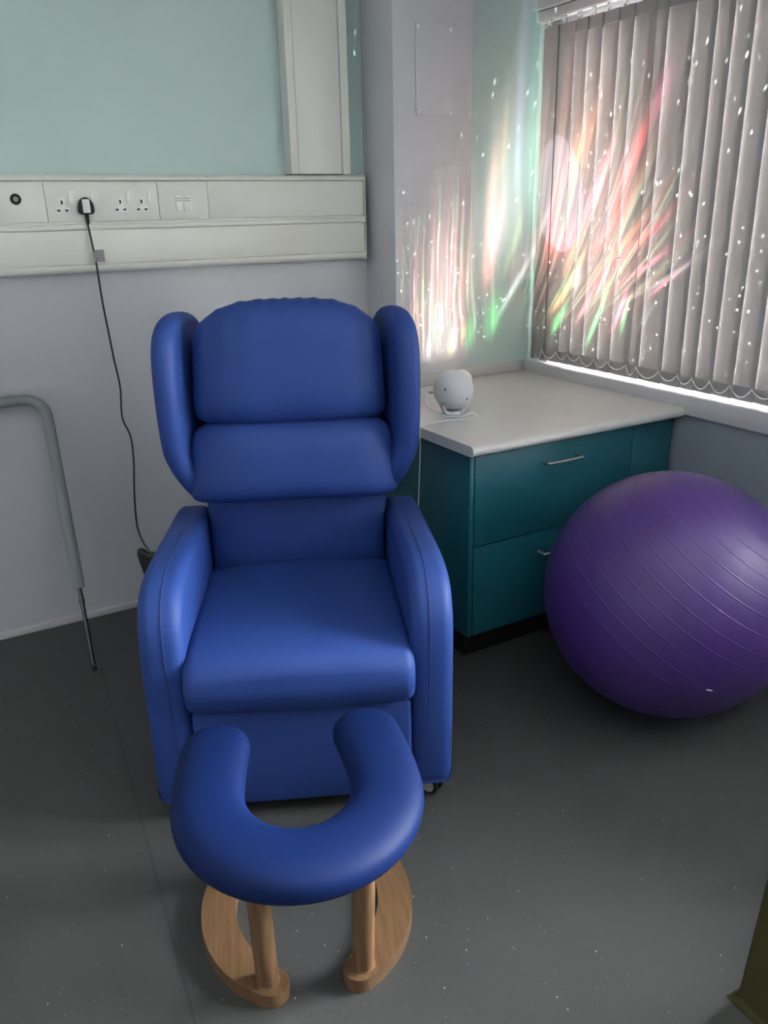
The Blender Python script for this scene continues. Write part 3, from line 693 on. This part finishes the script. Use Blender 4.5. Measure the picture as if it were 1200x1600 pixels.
# black handset in the holder on the chair's left side
hs = empty('handset', 'black recliner handset hanging on the side of the left arm', 'remote control', (.705-.452*math.cos(CH)-.53*math.sin(CH), 1.656-.452*math.sin(CH)+.53*math.cos(CH), .45), CH)
hp = smooth_loop([(-.034, .100), (-.028, .113), (-.014, .110), (.000, .099), (.02, .101), (.038, .103), (.038, .06), (.034, .0), (.012, -.015), (-.012, .0), (-.026, .055)], 5)
obj('body', puffy(hp, -.014, .014, .008, 4, put=lambda h, a, b: (a, h, b)), M['black'], hs)
obj('bracket', box(.0, .052, .012, .022, .03, .08), M['rubber'], hs, bevel=.003)

# ------------------------------------------------------------------ horseshoe stool
st = empty('birthing_stool', 'deep blue horseshoe shaped padded stool with curved beech legs in front of the chair', 'stool', (.5315, 1.307, 0), R(-20))
cu, cv, zm = 0, 0, .368
aa, bb = .184, .199
pts = []; rad = []
n = 90; A0, A1 = R(0), R(-180)
for k in range(n+1):
    th = A0+(A1-A0)*k/n           # 90 deg = back, -90 = front
    u = cu+aa*math.cos(th); v = cv+bb*math.sin(th)
    w = .0745+.0055*math.sin(math.pi*k/n)
    pts.append((u, v, w, th))
ext = [(.014*q*q, .178*q, .0745+.002*q) for q in [j/12 for j in range(1, 13)]]
pts = [(cu+aa-a, cv+b, w, 0) for a, b, w in reversed(ext)] + pts + [(cu-aa+a, cv+b, w, 0) for a, b, w in ext]
n = len(pts)-1
bm = bmesh.new(); res = 28; rings = []
def section(u, v, tx, ty, w, h, bm):
    nx, ny = ty, -tx; ring = []
    for j in range(res):
        a = 2*math.pi*j/res; ca, sa = math.cos(a), math.sin(a)
        e_ = 2/2.5
        px_ = w*math.copysign(abs(ca)**e_, ca); pz = h*math.copysign(abs(sa)**e_, sa)
        ring.append(bm.verts.new((u+nx*px_, v+ny*px_, zm+pz)))
    return ring
seq = []
def tang(k):
    a = pts[max(k-1, 0)]; b = pts[min(k+1, n)]; d = Vector((b[0]-a[0], b[1]-a[1])).normalized(); return d
t0, t1 = tang(0), tang(n)
for j in range(10, 0, -1):
    ph = j/10*math.pi/2; w = pts[0][2]; seq.append((pts[0][0]-t0.x*w*math.sin(ph), pts[0][1]-t0.y*w*math.sin(ph), t0.x, t0.y, max(w*math.cos(ph), .001), max(.042*math.cos(ph)**.8, .001)))
for k in range(n+1):
    t = tang(k); seq.append((pts[k][0], pts[k][1], t.x, t.y, pts[k][2], .042))
for j in range(1, 11):
    ph = j/10*math.pi/2; w = pts[n][2]; seq.append((pts[n][0]+t1.x*w*math.sin(ph), pts[n][1]+t1.y*w*math.sin(ph), t1.x, t1.y, max(w*math.cos(ph), .001), max(.042*math.cos(ph)**.8, .001)))
rings = [section(*q, bm) for q in seq]
for a, b in zip(rings, rings[1:]):
    for i in range(res): bm.faces.new((a[i], a[(i+1) % res], b[(i+1) % res], b[i]))
bm.faces.new(rings[0]); bm.faces.new(rings[-1])
obj('seat_pad', bm, M['blue2'], st)
for sg in (-1, 1):
    # curved foot: a C-shaped plate with rounded ends
    cx, cy, a_, b_ = .006, .060, .199, .232
    th0, th1 = R(-63), R(33); w = .0345; out = []; inn = []; nn = 36
    C_ = [(cx+sg*a_*math.cos(th0+(th1-th0)*k/nn), cy+b_*math.sin(th0+(th1-th0)*k/nn)) for k in range(nn+1)]
    for k in range(nn+1):
        p0, p1 = C_[max(0, k-1)], C_[min(nn, k+1)]; d = Vector((p1[0]-p0[0], p1[1]-p0[1])).normalized(); nrm = Vector((d.y, -d.x))*sg
        ww = w*(1+.12*math.sin(math.pi*k/nn))
        out.append(Vector(C_[k])+nrm*ww); inn.append(Vector(C_[k])-nrm*ww)
    def cap(c, p, q):
        c = Vector(c); v0 = Vector(p)-c; tot_ = []
        sgn = None
        for s_ in (1, -1):
            mid = Matrix.Rotation(s_*math.pi/2, 2) @ v0
            oth = Vector(C_[1] if tuple(c) == tuple(Vector(C_[0])) else C_[-2])-c
            if mid.dot(oth) < 0: sgn = s_
        return [c+Matrix.Rotation(sgn*math.pi*j/10, 2) @ v0 for j in range(1, 10)]
    loop = out+cap(C_[-1], out[-1], inn[-1])+inn[::-1]+cap(C_[0], inn[0], out[0])
    bm = bmesh.new(); lo = [bm.verts.new((p.x, p.y, 0)) for p in loop]; hi = [bm.verts.new((p.x, p.y, .034)) for p in loop]
    nl = len(loop)
    for i in range(nl): bm.faces.new((lo[i], lo[(i+1) % nl], hi[(i+1) % nl], hi[i]))
    # faces as quads across the plate
    no, nc = len(out), 9
    for ring in (lo, hi):
        O_ = ring[:no]; I_ = ring[no+nc:2*no+nc][::-1]; E_ = ring[no:no+nc]; F_ = ring[2*no+nc:]
        for i in range(no-1): bm.faces.new((O_[i], O_[i+1], I_[i+1], I_[i]))
        bm.faces.new([O_[-1]]+E_+[I_[-1]]); bm.faces.new([I_[0]]+F_+[O_[0]])
    rim = [e for e in bm.edges if all(v.co.z > .03 for v in e.verts) and len(e.link_faces) == 2 and e.calc_face_angle(0) > R(60)]
    bmesh.ops.bevel(bm, geom=rim, offset=.003, segments=3, affect='EDGES')
    obj('foot', bm, M['wood'], st)
    fx, fy = C_[1]; fx -= sg*.0
    top = (fx+sg*.004, fy-.035, .345)
    obj('post', sweep([(fx, fy, .033), (fx, fy, .036), (fx, fy, .04), top], [.026, .0245, .0235, .0225], 28), M['wood_post'], st)
    rx, ry = C_[-3]; obj('post', sweep([(rx, ry, .033), (rx-sg*.004, ry-.025, .345)], [.0235, .0225], 28), M['wood_post'], st)

# ------------------------------------------------------------------ exercise ball
BC = Vector((1.893, 1.548, .376)); br = .376
# pole of the ribs seen at the upper right of the ball
pole = (Vector((.364, -.453, .814))).normalized()
ribs = [100.3-7.62*k for k in range(12)]
lat = set(); 
for k in range(0, 181, 2): lat.add(round(float(k), 3))
for rb in ribs:
    for d in (-.6, -.32, -.16, 0, .16, .32, .6): lat.add(round(rb+d, 3))
lat = sorted(lat); prof = []
for la in lat:
    r_ = br
    for rb in ribs:
        d = abs(la-rb)
        if d < .29: r_ += .0009*(1-(d/.3)**2)
    prof.append((r_*math.sin(R(la)), r_*math.cos(R(la))))
prof[0] = (0, br); prof[-1] = (0, -br)
ball = obj('exercise_ball', lathe(prof, 128, pole, (0, 0, 0)), M['ball'], angle=80)
ball.location = BC; tag(ball, 'large purple ribbed exercise ball on the floor before the teal cabinet', 'ball')
d = Vector((-.459, -.828, -.322)).normalized()
bm = bmesh.new(); tdir = Vector((.8, -.45, -.25)); tdir = (tdir-d*tdir.dot(d)).normalized()
sweep([d*(br+.0008)-tdir*.009, d*(br+.0014), d*(br+.0008)+tdir*.009], .0014, 6, bm)
obj('white_mark', bm, M['white2'], ball, label='tiny white mark low on the ball')  # small raised white dash on the surface

# ------------------------------------------------------------------ padded rail leaning on the wall
sr = empty('support_rail', 'grey foam covered metal rail leaning against the wall left of the chair', 'rail', (.365, 2.70, 0))
foot = Vector((0, 0, .004)); topv = Vector((.030, .385, .903)); lv = (topv-foot)
at = lambda t: foot+lv*t
hx = Vector((-1, .004, -.005)).normalized()
bend = [at(.30), at(.5), at(.8), at(.90)]
corner = at(1.0)
for k in range(1, 8):
    a = k/8*math.pi/2; bend.append(corner-lv.normalized()*.075*(1-math.sin(a))+hx*.075*(1-math.cos(a)))
bend += [corner+hx*.075, corner+hx*.3, corner+hx*.85]
obj('foam_sleeve', sweep(bend, .0195, 20), M['foam'], sr)
obj('metal_leg', sweep([at(0.02), at(.31)], .0075, 14), M['dsteel'], sr, label='thin steel leg below the foam')
obj('collar', sweep([at(.243), at(.262)], .0095, 14), M['dsteel'], sr)
obj('rubber_tip', sweep([at(0.0), at(.012)], .0085, 14), M['rubber'], sr)
l2 = corner+hx*.85
pts = [l2, l2+hx*.05-lv.normalized()*.03, l2+hx*.07-lv.normalized()*.09, l2+hx*.07-lv.normalized()*(lv.length*.99)]
obj('metal_leg', sweep(crom(pts, 5), .0075, 12), M['dsteel'], sr)

# ------------------------------------------------------------------ olive block at the right edge
gb = empty('foam_block', 'olive green vinyl block at the lower right corner of the view', 'block', (1.194, .706, 0), R(0))
bm = bmesh.new()
base = [(0, 0), (-.03, -.45), (.55, -.49), (.58, -.03)]
flare = [(.10, .03), (.10, .02), (.016, -.016), (.016, .016)]
lo = [bm.verts.new((x, y, 0.001)) for x, y in base]; hi = [bm.verts.new((x+fx_*1.0, y+fy_*1.0, .42)) for (x, y), (fx_, fy_) in zip(base, flare)]
bm.faces.new(lo); bm.faces.new(hi)
for i in range(4): bm.faces.new((lo[i], lo[(i+1) % 4], hi[(i+1) % 4], hi[i]))
obj('cover', bm, M['green'], gb, bevel=.012, seg=4)
